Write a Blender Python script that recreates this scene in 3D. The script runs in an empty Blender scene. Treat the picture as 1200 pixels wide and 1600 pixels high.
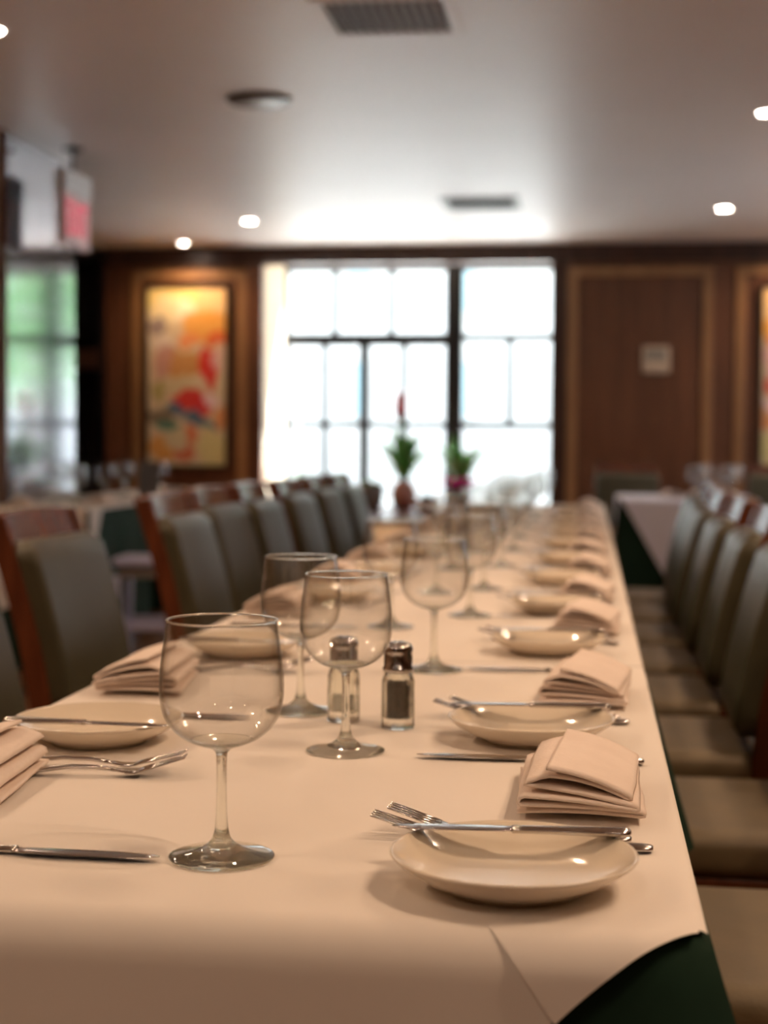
import bpy, math, random
from mathutils import Vector, Matrix, noise
random.seed(7)
R = math.radians
PI = math.pi
S = bpy.context.scene
COL = S.collection

# ------------------------------------------------------------------ camera
cam_d = bpy.data.cameras.new('camera')
cam_d.sensor_fit = 'VERTICAL'; cam_d.sensor_height = 36.0; cam_d.lens = 54.0
cam_d.clip_start = 0.05; cam_d.clip_end = 200
cam_d.dof.use_dof = True; cam_d.dof.focus_distance = 1.36; cam_d.dof.aperture_fstop = 4.3
cam = bpy.data.objects.new('camera', cam_d); COL.objects.link(cam)
cam.matrix_world = (Matrix.Translation((0, 0, 1.085)) @ Matrix.Rotation(R(7.57), 4, 'Z')
                    @ Matrix.Rotation(R(90 - 2.70), 4, 'X') @ Matrix.Rotation(R(0.35), 4, 'Z'))
S.camera = cam
# ------------------------------------------------------------------ view
S.view_settings.view_transform = 'Standard'; S.view_settings.look = 'None'
S.view_settings.gamma = 1.0; S.view_settings.use_curve_mapping = False
S.view_settings.exposure = 1.45
S.cycles.use_denoising = True
S.cycles.transparent_max_bounces = 40
S.cycles.max_bounces = 14; S.cycles.transmission_bounces = 12; S.cycles.diffuse_bounces = 5
S.cycles.caustics_reflective = False; S.cycles.caustics_refractive = True
S.cycles.sample_clamp_indirect = 6.0
# ------------------------------------------------------------------ world and sun
SKY = 2.1
SUN = 30.0
LAMP = 12.8
W = bpy.data.worlds.new('world'); S.world = W; W.use_nodes = True
nt = W.node_tree; nt.nodes.clear()
o_ = nt.nodes.new('ShaderNodeOutputWorld'); b_ = nt.nodes.new('ShaderNodeBackground')
b_.inputs['Color'].default_value = (0.88, 0.94, 1.0, 1); b_.inputs['Strength'].default_value = SKY
nt.links.new(b_.outputs[0], o_.inputs[0])
sd = bpy.data.lights.new('sun', 'SUN'); sd.energy = SUN; sd.angle = R(1.5); sd.color = (.96, .98, 1)
so = bpy.data.objects.new('sun', sd); COL.objects.link(so)
so.rotation_euler = (R(38), 0, R(150)); so.location = (-4, 24, 12)
# daylight comes in through the window opening
pd = bpy.data.lights.new('window_portal', 'AREA'); pd.shape = 'RECTANGLE'; pd.size = 2.75; pd.size_y = 2.3
pd.cycles.is_portal = True
po = bpy.data.objects.new('window_portal', pd); COL.objects.link(po)
po.location = (-1.2, 13.12, 1.45); po.rotation_euler = (R(-90), 0, 0)
pd2 = pd.copy(); pd2.size = 1.5; pd2.size_y = 2.2
po2 = bpy.data.objects.new('side_window_portal', pd2); COL.objects.link(po2)
po2.location = (3.56, 9.4, 1.62); po2.rotation_euler = (0, R(90), 0)

# ------------------------------------------------------------------ helpers
def link(o, parent=None):
    COL.objects.link(o)
    if parent: o.parent = parent
    return o
def mesh(name, verts, faces, mat, parent=None, smooth=False, loc=None, rot=None):
    me = bpy.data.meshes.new(name)
    me.from_pydata([tuple(v) for v in verts], [], faces); me.validate(); me.update()
    if mat: me.materials.append(mat)
    if smooth: me.polygons.foreach_set('use_smooth', [True] * len(me.polygons))
    o = bpy.data.objects.new(name, me); link(o, parent)
    if loc: o.location = loc
    if rot: o.rotation_euler = rot
    return o
def empty(name, loc=(0, 0, 0), rz=0):
    o = bpy.data.objects.new(name, None); link(o); o.empty_display_size = .1
    o.location = loc; o.rotation_euler = (0, 0, rz); return o
def tag(o, label, cat, group=None):
    o['label'] = label; o['category'] = cat
    if group: o['group'] = group
    return o
def struct(o):
    o['kind'] = 'structure'; return o
def copy_tree(o, parent=None):
    c = o.copy(); COL.objects.link(c)
    if parent: c.parent = parent
    for ch in list(o.children): copy_tree(ch, c)
    return c
class MB:
    def __init__(s): s.v = []; s.f = []
    def add(s, v, f):
        n = len(s.v); s.v += [tuple(p) for p in v]; s.f += [[i + n for i in q] for q in f]; return s
    def box(s, x0, x1, y0, y1, z0, z1):
        return s.add([(x0,y0,z0),(x1,y0,z0),(x1,y1,z0),(x0,y1,z0),(x0,y0,z1),(x1,y0,z1),(x1,y1,z1),(x0,y1,z1)],
              [(0,3,2,1),(4,5,6,7),(0,1,5,4),(1,2,6,5),(2,3,7,6),(3,0,4,7)])
    def loft(s, rings, cap=True, closed=True):
        n = len(rings[0]); v = [p for r in rings for p in r]; f = []
        for i in range(len(rings) - 1):
            for j in range(n if closed else n - 1):
                k = (j + 1) % n
                f.append((i*n+j, i*n+k, (i+1)*n+k, (i+1)*n+j))
        if cap: f.append(tuple(range(n))[::-1]); f.append(tuple(range((len(rings)-1)*n, len(rings)*n)))
        return s.add(v, f)
    def lathe(s, prof, n=40, c=(0,0,0)):
        rings = []
        for (r, z) in prof:
            r = max(r, 1e-5)
            rings.append([(c[0]+r*math.cos(2*PI*j/n), c[1]+r*math.sin(2*PI*j/n), c[2]+z) for j in range(n)])
        return s.loft(rings, cap=False)
    def tube(s, pts, rad, n=8):
        rings = []
        P = [Vector(p) for p in pts]
        for i, p in enumerate(P):
            t = (P[min(i+1, len(P)-1)] - P[max(i-1, 0)]).normalized()
            a = t.cross(Vector((0, 0, 1)))
            if a.length < 1e-3: a = Vector((1, 0, 0))
            a.normalize(); b = t.cross(a)
            r = rad[i] if isinstance(rad, (list, tuple)) else rad
            rings.append([p + a*r*math.cos(2*PI*j/n) + b*r*math.sin(2*PI*j/n) for j in range(n)])
        return s.loft(rings)
    def build(s, name, mat, parent=None, smooth=False, bevel=0, seg=2, **k):
        o = mesh(name, s.v, s.f, mat, parent, smooth, **k)
        if bevel:
            m = o.modifiers.new('bevel', 'BEVEL'); m.width = bevel; m.segments = seg; m.limit_method = 'ANGLE'; m.angle_limit = R(40)
        return o
def rrect(w, d, r, n=4):
    """rounded rectangle outline, half sizes w, d"""
    out = []
    for cx, cy, a0 in ((w-r, d-r, 0), (-w+r, d-r, 90), (-w+r, -d+r, 180), (w-r, -d+r, 270)):
        for k in range(n+1):
            a = R(a0 + 90*k/n); out.append((cx + r*math.cos(a), cy + r*math.sin(a)))
    return out
def pillow_box(mb, cx, cy, z0, z1, w, d, r):
    """soft-edged slab lying flat"""
    rings = []
    for k in range(6):
        a = R(90*k/5); ins = r*(1-math.sin(a)); z = z0 + r*(1-math.cos(a))
        rings.append([(cx+x, cy+y, z) for x, y in rrect(w-ins, d-ins, r*1.2)])
    for k in range(6):
        a = R(90*k/5); ins = r*(1-math.cos(a)); z = z1 - r + r*math.sin(a)
        rings.append([(cx+x, cy+y, z) for x, y in rrect(w-ins, d-ins, r*1.2)])
    return mb.loft(rings)

# ------------------------------------------------------------------ materials
def mat(name, col, rough=.5, metal=0, spec=.5, **k):
    m = bpy.data.materials.new(name); m.use_nodes = True
    b = m.node_tree.nodes['Principled BSDF']
    b.inputs['Base Color'].default_value = (*col, 1); b.inputs['Roughness'].default_value = rough
    b.inputs['Metallic'].default_value = metal; b.inputs['Specular IOR Level'].default_value = spec
    for kk, v in k.items(): b.inputs[kk.replace('_', ' ')].default_value = v
    return m
def vary(m, col2, scale=8, vec=(1,1,1), detail=4, bump=0, bscale=None, lo=.35, hi=.65):
    """procedural colour variation and bump"""
    t = m.node_tree; N = t.nodes; L = t.links; b = N['Principled BSDF']
    tc = N.new('ShaderNodeTexCoord'); mp = N.new('ShaderNodeMapping'); mp.inputs['Scale'].default_value = vec
    L.new(tc.outputs['Object'], mp.inputs[0])
    nz = N.new('ShaderNodeTexNoise'); nz.inputs['Scale'].default_value = scale; nz.inputs['Detail'].default_value = detail
    L.new(mp.outputs[0], nz.inputs['Vector'])
    cr = N.new('ShaderNodeValToRGB'); c1 = tuple(b.inputs['Base Color'].default_value)
    cr.color_ramp.elements[0].position = lo; cr.color_ramp.elements[0].color = c1
    cr.color_ramp.elements[1].position = hi; cr.color_ramp.elements[1].color = (*col2, 1)
    L.new(nz.outputs['Fac'], cr.inputs[0]); L.new(cr.outputs[0], b.inputs['Base Color'])
    if bump:
        n2 = nz
        if bscale:
            n2 = N.new('ShaderNodeTexNoise'); n2.inputs['Scale'].default_value = bscale; n2.inputs['Detail'].default_value = 3
            L.new(mp.outputs[0], n2.inputs['Vector'])
        bp = N.new('ShaderNodeBump'); bp.inputs['Strength'].default_value = bump; bp.inputs['Distance'].default_value = .01
        L.new(n2.outputs['Fac'], bp.inputs['Height']); L.new(bp.outputs[0], b.inputs['Normal'])
    return m
M = {}
M['cloth'] = vary(mat('cream_linen', (.80, .74, .68), .85, spec=.2), (.76, .70, .64), 3, bump=.12, bscale=5)
M['napkin'] = vary(mat('napkin_linen', (.84, .72, .64), .9, spec=.15), (.80, .68, .60), 30, bump=.1, bscale=220)
M['white_cloth_blue_lit'] = vary(mat('white_linen_blue_lit', (.76, .77, .88), .85, spec=.2), (.72, .73, .85), 4, bump=.1, bscale=6)  # white cloth; its lavender tint is blue daylight put into the base colour
M['green_cloth'] = vary(mat('dark_green_cloth', (.008, .030, .016), .8, spec=.2), (.006, .022, .012), 10, bump=.2, bscale=9)
M['wall_wood'] = vary(mat('walnut_panelling', (.165, .062, .025), .42), (.10, .037, .015), 3.0, (6, 6, .35), 6, bump=.05)
M['wall_wood_dark'] = vary(mat('dark_walnut_trim', (.060, .024, .012), .4), (.040, .016, .008), 3.0, (6, 6, .35), 6)
M['gold_wood'] = vary(mat('light_oak_moulding', (.34, .17, .065), .45), (.27, .13, .05), 6, (4, 4, .5), 5)
M['chair_wood'] = vary(mat('mahogany', (.14, .040, .015), .26, spec=.5), (.085, .022, .009), 9, (3, 3, .6), 6, bump=.03)
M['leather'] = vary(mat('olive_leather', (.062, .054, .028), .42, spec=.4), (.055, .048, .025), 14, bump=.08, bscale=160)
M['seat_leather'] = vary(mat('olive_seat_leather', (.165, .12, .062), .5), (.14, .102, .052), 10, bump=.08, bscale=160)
M['ceiling'] = vary(mat('ceiling_paint', (.80, .75, .72), .45, spec=.35), (.78, .73, .70), 2)
M['plaster'] = vary(mat('cream_plaster', (.80, .68, .52), .8), (.76, .64, .48), 3)
M['wall_paint'] = vary(mat('brown_wall_paint', (.30, .19, .12), .8), (.27, .17, .10), 3)
M['floor'] = vary(mat('brown_floor_boards', (.22, .10, .045), .35), (.13, .055, .025), 4, (8, .5, 1), 5, bump=.03)
M['black_metal'] = mat('black_window_metal', (.012, .014, .018), .35)
M['dark'] = mat('black_lacquer', (.012, .010, .010), .35)
M['china'] = mat('cream_china', (.80, .71, .58), .12, spec=.6, Coat_Weight=.5, Coat_Roughness=.05)
M['steel'] = mat('cutlery_steel', (.58, .55, .52), .16, 1)
M['chrome'] = mat('shaker_chrome', (.55, .53, .52), .09, 1)
M['pepper'] = vary(mat('ground_pepper', (.030, .017, .010), .9), (.085, .05, .03), 400)
M['salt'] = mat('table_salt', (.85, .83, .80), .8)
M['white_plastic'] = mat('white_plastic', (.78, .78, .80), .4)
M['grille'] = mat('grey_green_grille', (.30, .31, .28), .5)
M['grille_dark'] = mat('dark_grille_recess', (.05, .055, .05), .7)
M['brass'] = mat('dark_bronze', (.05, .035, .025), .4, .6)
M['terracotta'] = vary(mat('pink_terracotta', (.48, .24, .19), .5), (.40, .19, .15), 8)
M['pot_grey'] = mat('grey_glazed_pot', (.22, .19, .17), .3)
M['pot_plum'] = mat('plum_pot', (.10, .03, .04), .4)
M['leaf'] = vary(mat('green_leaf', (.16, .46, .10), .45), (.10, .34, .07), 12)
M['leaf_dark'] = vary(mat('dark_leaf', (.05, .14, .07), .4), (.03, .09, .045), 12)
M['flower_red'] = mat('red_bract', (.75, .04, .05), .5)
M['flower_pink'] = mat('magenta_petal', (.95, .03, .42), .5)
M['mirror'] = mat('smoked_mirror', (.50, .50, .55), .09, 1)
M['soil'] = mat('potting_soil', (.03, .02, .015), .9)
M['stool_metal'] = mat('pale_lilac_metal', (.55, .57, .82), .35, .1)
M['holder'] = mat('grey_menu_card_holder', (.16, .15, .14), .4)
M['bark'] = vary(mat('tree_bark', (.10, .07, .05), .9), (.06, .04, .03), 9)
M['paving'] = vary(mat('pale_paving', (.66, .66, .64), .8), (.60, .60, .58), 3)
M['facade'] = vary(mat('pale_facade', (.52, .53, .53), .8), (.49, .50, .50), 3)
M['facade_glass'] = mat('blue_facade_glass', (.26, .40, .46), .3)
M['foliage'] = vary(mat('tree_foliage', (.16, .34, .13), .6), (.08, .20, .07), 5)
def glass_solid():
    # half of the light passes straight on, as through a real glass foot
    m = bpy.data.materials.new('solid_clear_glass'); m.use_nodes = True; t = m.node_tree; t.nodes.clear()
    o = t.nodes.new('ShaderNodeOutputMaterial'); g = t.nodes.new('ShaderNodeBsdfGlass')
    g.inputs['IOR'].default_value = 1.5; g.inputs['Roughness'].default_value = 0; g.inputs['Color'].default_value = (.98, .985, .96, 1)
    tr = t.nodes.new('ShaderNodeBsdfTransparent'); mx = t.nodes.new('ShaderNodeMixShader'); mx.inputs[0].default_value = .90
    tr.inputs[0].default_value = (.94, .94, .89, 1)
    t.links.new(tr.outputs[0], mx.inputs[1]); t.links.new(g.outputs[0], mx.inputs[2]); t.links.new(mx.outputs[0], o.inputs[0]); return m
def glass_thin(name, tint, edge=(.62, .58, .52)):
    """thin-walled glass: light passes straight through, the surface reflects more towards grazing angles (Schlick)"""
    m = bpy.data.materials.new(name); m.use_nodes = True; t = m.node_tree; t.nodes.clear(); N = t.nodes.new
    o = N('ShaderNodeOutputMaterial'); tr = N('ShaderNodeBsdfTransparent'); gl = N('ShaderNodeBsdfGlossy'); mx = N('ShaderNodeMixShader')
    lw = N('ShaderNodeLayerWeight'); lw.inputs['Blend'].default_value = .5
    p5 = N('ShaderNodeMath'); p5.operation = 'POWER'; p5.inputs[1].default_value = 5.0
    ma = N('ShaderNodeMath'); ma.operation = 'MULTIPLY_ADD'; ma.inputs[1].default_value = .85; ma.inputs[2].default_value = .065
    p3 = N('ShaderNodeMath'); p3.operation = 'POWER'; p3.inputs[1].default_value = 4.0
    mc = N('ShaderNodeMixRGB'); mc.inputs[1].default_value = (*tint, 1); mc.inputs[2].default_value = (*edge, 1)
    L = t.links.new
    L(lw.outputs['Facing'], p5.inputs[0]); L(p5.outputs[0], ma.inputs[0]); L(ma.outputs[0], mx.inputs[0])
    L(lw.outputs['Facing'], p3.inputs[0]); L(p3.outputs[0], mc.inputs[0]); L(mc.outputs[0], tr.inputs[0])
    gl.inputs['Roughness'].default_value = .015
    L(tr.outputs[0], mx.inputs[1]); L(gl.outputs[0], mx.inputs[2]); L(mx.outputs[0], o.inputs[0])
    return m
M['glass'] = glass_solid()
M['bowl'] = glass_thin('thin_bowl_glass', (.985, .985, .98))
M['pane'] = glass_thin('window_pane_glass', (.97, .98, .98))
def emit(name, col, s):
    m = bpy.data.materials.new(name); m.use_nodes = True; t = m.node_tree; t.nodes.clear()
    o = t.nodes.new('ShaderNodeOutputMaterial'); e = t.nodes.new('ShaderNodeEmission')
    e.inputs[0].default_value = (*col, 1); e.inputs[1].default_value = s; t.links.new(e.outputs[0], o.inputs[0]); return m
M['lamp_glow'] = emit('downlight_glow', (1, .83, .68), 40)
M['exit_red'] = emit('exit_letter_glow', (1.0, .16, .22), .30)
M['exit_face'] = mat('exit_sign_face', (.90, .62, .63), .4)

# ------------------------------------------------------------------ room shell
CE = 2.6
BW = 12.0
XR = 3.4
struct(MB().box(-5.0, XR, -4, 12.9, -.1, 0).build('floor', M['floor']))
struct(MB().box(-5.0, XR+.1, -4.1, 12.1, CE, CE+.12).build('ceiling', M['ceiling']))
WX0, WX1, WT = -2.575, -.30, 2.46      # the opening in the far wall
b = MB().box(-3.86, WX0, BW, BW+.1, 0, CE).box(WX1, XR, BW, BW+.1, 0, CE).box(WX0, WX1, BW, BW+.1, WT, CE)
struct(b.build('wall_back', M['wall_wood']))
struct(MB().box(-3.86, XR, BW-.035, BW, WT+.0, CE).build('trim_1', M['wall_wood_dark'], bevel=.004))
struct(MB().box(WX1+.002, WX1+.13, BW-.02, BW, 0, WT).build('trim_2', M['wall_wood_dark'], bevel=.004))
struct(MB().box(WX0-.125, WX0, BW-.02, BW, 0, WT).build('trim_3', M['wall_wood'], bevel=.004))
struct(MB().box(XR, XR+.1, -4, 8.3, 0, CE).box(XR, XR+.1, 10.5, BW+.1, 0, CE).box(XR, XR+.1, 8.3, 10.5, 0, .9).box(XR, XR+.1, 8.3, 10.5, 2.35, CE).build('wall_right', M['wall_paint']))
b = MB().box(XR+.02, XR+.08, 8.3, 10.5, .9, .95).box(XR+.02, XR+.08, 8.3, 10.5, 2.3, 2.35)
for y in (8.3, 9.38, 10.45): b.box(XR+.02, XR+.08, y, y+.05, .95, 2.3)
w2 = struct(b.build('window_2', M['black_metal']))
MB().box(XR+.047, XR+.053, 8.3, 10.5, .92, 2.33).build('pane', M['pane'], w2)
struct(MB().box(-5.0, XR+.1, -4.1, -4, 0, CE).build('wall_front', M['wall_paint']))
struct(MB().box(-3.02, -2.90, -4, 8.42, 0, CE).build('wall_left', M['wall_paint']))
struct(MB().box(-5.1, -5.0, -4, 12.6, 0, CE).build('wall_alcove', M['wall_wood_dark']))
struct(MB().box(-5.0, -3.86, 12.5, 12.6, 0, CE).box(-3.9, -3.86, 12.1, 12.5, 0, CE).build('wall_alcove_back', M['dark']))
struct(MB().box(-5.0, -3.86, 12.1, 12.6, CE, CE+.1).build('ceiling_alcove', M['ceiling']))
# moulded panels on the far wall
def panel(n, x0, x1, z0, z1, w=.075):
    b = MB().box(x0, x0+w, BW-.022, BW, z0, z1).box(x1-w, x1, BW-.022, BW, z0, z1)
    b.box(x0+w, x1-w, BW-.022, BW, z1-w, z1).box(x0+w, x1-w, BW-.022, BW, z0, z0+w)
    struct(b.build('trim_%d' % n, M['gold_wood'], bevel=.006))
panel(4, -3.64, -2.70, .35, 2.42)
panel(5, -.172, .925, .35, 2.42)
panel(6, 1.095, 2.25, .35, 2.42)
panel(7, 2.42, 3.3, .35, 2.42)
# window bay: cream reveal, black frame with slim glazing bars
GY = 12.95
b = MB().box(WX0-.1, WX0, BW+.1, GY+.15, 0, 2.62).box(-.05, .05, BW+.1, GY+.15, 0, 2.62)
b.box(WX0-.1, .05, BW+.1, GY+.15, 2.56, 2.66)
struct(b.build('wall_window_bay', M['plaster']))
struct(MB().box(WX0, -.05, GY-.06, GY+.1, 0, .46).build('wall_below_window', M['plaster']))
b = MB()
def bar(x0, x1, z0, z1, t=.03): b.box(x0, x1, GY-t, GY+t, z0, z1)
bar(WX0, -.05, 2.50, 2.56); bar(WX0, -.05, .46, .52); bar(WX0, WX0+.03, .46, 2.56); bar(-.09, -.05, .46, 2.56)
bar(-1.205, -1.055, .46, 2.56, .06)
bar(WX0, -1.205, 1.875, 1.98, .04); bar(-1.935, -1.85, .46, 1.965, .045)
bar(WX0, WX0+.03, .46, 1.965)
b2 = b
win = b2.build('window_1', M['black_metal'], bevel=.004); struct(win)
b = MB(); t = .027
for x in (-2.15, -1.665): b.box(x-t, x+t, GY-.012, GY+.012, 1.96, 2.5)
for x in (-2.235, -1.555): b.box(x-t, x+t, GY-.012, GY+.012, .5, 1.91)
b.box(WX0+.03, -1.19, GY-.012, GY+.012, 1.185, 1.235)
b.box(-1.06, -.09, GY-.012, GY+.012, 1.915, 1.975); b.box(-1.06, -.09, GY-.012, GY+.012, 1.18, 1.235)
b.box(-.69, -.69+2*t, GY-.012, GY+.012, 1.22, 1.935)
b.build('glazing_bars', M['black_metal'], win)
MB().box(WX0+.02, -.07, GY-.003, GY+.003, .5, 2.52).build('pane', M['pane'], win)

# smoked mirror panel on the left partition
mr = empty('wall_mirror', (-2.90, 7.92, 0))
tag(mr, 'tall smoked mirror panel on the left wall reflecting the window and ceiling', 'mirror')
MB().box(0, .012, -.56, .49, .75, 2.598).build('mirror_glass', M['mirror'], mr)
MB().box(0, .03, -.59, -.56, 0, 2.598).build('edge_strip', M['chair_wood'], mr)

# ------------------------------------------------------------------ ceiling fittings
def downlight(x, y, label, group=None, power=1.0, lens=.045):
    r = empty('downlight', (x, y, CE)); tag(r, label, 'ceiling light', group)
    MB().lathe([(lens+.018, 0), (lens+.018, -.006), (lens+.002, -.008), (lens, -.002), (lens, 0)], 28).build('trim_ring', M['white_plastic'], r, True)
    MB().lathe([(0, -.003), (lens, -.003)], 24).build('lens', M['lamp_glow'], r)
    ld = bpy.data.lights.new('lamp', 'SPOT'); ld.energy = LAMP*power; ld.color = (1, .65, .39); ld.spot_size = R(150); ld.spot_blend = .75
    ld.shadow_soft_size = .035
    lo = bpy.data.objects.new('lamp', ld); link(lo, r); lo.location = (0, 0, -.02)
    return r
downlight(-2.36, 10.55, 'glowing round downlight in the ceiling just left of the window', power=.5)
downlight(.855, 10.26, 'glowing round downlight in the ceiling above the wall thermostat', power=.6)
downlight(-3.13, 11.68, 'small ceiling downlight close above the left abstract painting', power=.9, lens=.035)
downlight(1.62, 11.68, 'small ceiling downlight close above the right abstract painting', power=.9, lens=.035)
downlight(.80, 7.31, 'ceiling downlight cut by the right edge of the photo', power=.8)
downlight(-2.22, 5.54, 'ceiling downlight at the upper left edge of the photo', power=.8)
for x, y in ((.95, 4.6), (.95, 2.9), (1.25, 2.7), (.95, 1.1), (1.25, .9), (.95, -1.0), (-2.1, 4.0), (-2.1, 2.4), (-2.4, 2.2), (-2.1, .6), (-2.1, -1.0), (-.6, -.5), (-.3, -.7), (-.6, -2.2), (-.7, 3.6)):
    downlight(x, y, 'recessed ceiling downlight overhead, out of the picture', 'overhead downlights out of the picture', .30 if y < 0 else 1.05)

def vent(x, y, s, label, n=4, m1='white_plastic', m2='grille'):
    r = empty('ceiling_vent', (x, y, CE)); tag(r, label, 'ceiling vent')
    h = s/2
    b = MB()
    for (a, c, d, e) in ((-h, h, -h, -h+.04), (-h, h, h-.04, h), (-h, -h+.04, -h+.04, h-.04), (h-.04, h, -h+.04, h-.04)):
        b.box(a, c, d, e, -.012, 0)
    b.build('frame', M[m1], r, bevel=.003)
    MB().box(-h+.04, h-.04, -h+.04, h-.04, -.003, 0).build('duct', M['grille_dark'], r)
    b = MB()
    k = int((s-.1)/.035)
    for i in range(k):
        xx = -h+.05 + (s-.1)*(i+.5)/k
        b.add([(xx-.012, -h+.04, -.004), (xx+.004, -h+.04, -.022), (xx+.004, h-.04, -.022), (xx-.012, h-.04, -.004),
               (xx-.009, -h+.04, -.003), (xx+.007, -h+.04, -.021), (xx+.007, h-.04, -.021), (xx-.009, h-.04, -.003)],
              [(0,1,2,3), (7,6,5,4), (0,4,5,1), (3,2,6,7), (1,5,6,2), (0,3,7,4)])
    b.build('louvres', M[m2], r)
    return r
vent(-.73, 5.52, .50, 'square slatted air vent in the ceiling at the top of the photo', m1='ceiling', m2='white_plastic')
vent(-.70, 9.9, .50, 'small grey air vent in the ceiling in front of the window', m1='grille', m2='grille_dark')
sp = empty('ceiling_speaker', (-1.478, 6.80, CE)); tag(sp, 'flat round dark speaker set in the ceiling left of centre', 'ceiling speaker')
MB().lathe([(0, -.018), (.11, -.018), (.13, -.012)], 36).build('grille', M['brass'], sp, True)
MB().lathe([(.13, -.018), (.142, -.012), (.146, 0), (.13, 0)], 36).build('rim', M['brass'], sp, True)

ex = empty('exit_sign', (-2.70, 7.85, CE)); tag(ex, 'hanging exit sign with red letters beside the smoked mirror', 'exit sign')
MB().lathe([(0, -.012), (.05, -.012), (.055, 0)], 20).build('canopy', M['brass'], ex)
MB().tube([(0, 0, 0), (0, 0, -.13)], .012).build('stem', M['brass'], ex)
MB().box(-.03, .03, -.21, .21, -.25, -.13).build('housing', M['white_plastic'], ex, bevel=.006)
fp = MB().box(-.022, .022, -.20, .20, -.52, -.25).build('sign_panel', M['exit_face'], ex, bevel=.003)
tc = bpy.data.curves.new('letters', 'FONT'); tc.body = 'EXIT'; tc.size = .23; tc.extrude = .002; tc.align_x = 'CENTER'; tc.align_y = 'CENTER'
to = bpy.data.objects.new('letters', tc); link(to, fp); to.location = (.0235, 0, -.385)
to.rotation_euler = (R(90), 0, R(90)); tc.materials.append(M['exit_red']); to.scale = (.72, 1.1, 1)
bpy.context.view_layer.update()
lm = bpy.data.meshes.new_from_object(to.evaluated_get(bpy.context.evaluated_depsgraph_get()))
lo = bpy.data.objects.new('exit_letters', lm); link(lo, fp); lo.location = to.location; lo.rotation_euler = to.rotation_euler; lo.scale = to.scale
bpy.data.objects.remove(to)

# thermostat
th = empty('thermostat', (.503, BW, 1.71)); tag(th, 'square beige thermostat on the walnut panel right of the window', 'thermostat')
MB().box(-.105, .105, -.03, 0, -.105, .105).build('case', mat('beige_plastic', (.55, .42, .30), .4), th, bevel=.02, seg=4)
MB().box(-.075, .075, -.034, -.028, .0, .075).build('display', mat('grey_display', (.28, .25, .20), .3), th, bevel=.004)

# ------------------------------------------------------------------ paintings
BL = [ # u, v (from top), radius u, radius v, colour
 (.5,.05,.6,.10,(.86,.66,.22)),(.2,.12,.2,.09,(.85,.70,.40)),(.5,.14,.15,.06,(.95,.85,.6)),(.85,.08,.2,.12,(.85,.55,.25)),
 (.75,.22,.3,.08,(.80,.36,.05)),(.12,.2,.14,.05,(.30,.22,.20)),(.15,.32,.12,.06,(.80,.66,.52)),(.5,.28,.18,.04,(.85,.30,.10)),
 (.85,.28,.1,.04,(.75,.12,.03)),(.45,.42,.3,.07,(.62,.28,.07)),(.2,.42,.14,.08,(.60,.30,.22)),(.74,.40,.09,.08,(.72,.01,.01)),
 (.82,.5,.1,.08,(.70,.01,.01)),(.9,.4,.07,.07,(.75,.42,.38)),(.15,.56,.16,.06,(.40,.34,.10)),(.4,.54,.2,.04,(.66,.52,.28)),
 (.52,.63,.18,.055,(.68,.005,.01)),(.7,.67,.15,.04,(.68,.01,.02)),(.8,.63,.13,.035,(.85,.60,.60)),(.35,.69,.14,.03,(.03,.14,.24)),
 (.6,.73,.16,.03,(.03,.13,.22)),(.78,.76,.1,.03,(.03,.16,.20)),(.15,.72,.14,.06,(.20,.16,.10)),(.25,.78,.13,.03,(.06,.22,.15)),
 (.55,.82,.1,.05,(.70,.15,.05)),(.45,.92,.12,.05,(.62,.14,.06)),(.82,.9,.2,.09,(.70,.60,.26)),(.15,.92,.18,.06,(.70,.32,.06)),
 (.35,.85,.14,.05,(.66,.55,.32)),(.95,.72,.08,.06,(.75,.3,.1))]
def painting(x0, x1, z0, z1, label, flip=False):
    r = empty('framed_painting', ((x0+x1)/2, BW, z0)); tag(r, label, 'painting')
    w = (x1-x0)/2; h = z1-z0; f = .022
    b = MB().box(-w-f, w+f, -.05, 0, -f, 0).box(-w-f, w+f, -.05, 0, h, h+f).box(-w-f, -w, -.05, 0, 0, h).box(w, w+f, -.05, 0, 0, h)
    b.build('frame', M['brass'], r, bevel=.003)
    nx, nz = 60, 130; V = []; C = []
    for i in range(nz+1):
        for j in range(nx+1):
            u = j/nx; v = 1-i/nz; V.append(((u*2-1)*w, -.035, i/nz*h))
            uu = 1-u if flip else u; vv = v
            uu += .10*noise.noise((u*5, v*9, 1.3)); vv += .05*noise.noise((u*6, v*10, 7.7))
            c = Vector((.72, .55, .34)); 
            for bu, bv, ru, rv, bc in BL:
                d = ((uu-bu)/ru)**2 + ((vv-bv)/rv)**2
                a = max(0, min(1, (1.35-d)/.55))
                c = c.lerp(Vector(bc), a*.92)
            n = .12*noise.noise((u*22, v*40, 3)); c = c + Vector((n, n, n))*.5
            C.append(tuple(max(0, min(1, q)) for q in c) + (1,))
    F = [(i*(nx+1)+j, i*(nx+1)+j+1, (i+1)*(nx+1)+j+1, (i+1)*(nx+1)+j) for i in range(nz) for j in range(nx)]
    m = bpy.data.materials.new('abstract_paint'); m.use_nodes = True; t = m.node_tree
    at = t.nodes.new('ShaderNodeVertexColor'); at.layer_name = 'paint'; bs = t.nodes['Principled BSDF']
    t.links.new(at.outputs[0], bs.inputs['Base Color']); bs.inputs['Roughness'].default_value = .5
    o = mesh('canvas', V, F, m, r)
    ca = o.data.color_attributes.new('paint', 'FLOAT_COLOR', 'POINT')
    ca.data.foreach_set('color', [x for c in C for x in c])
painting(-3.50, -2.865, .87, 2.28, 'tall abstract painting in yellow, orange, red and blue left of the window')
painting(1.30, 1.94, .87, 2.25, 'abstract painting cut by the right edge of the photo', True)

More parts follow.
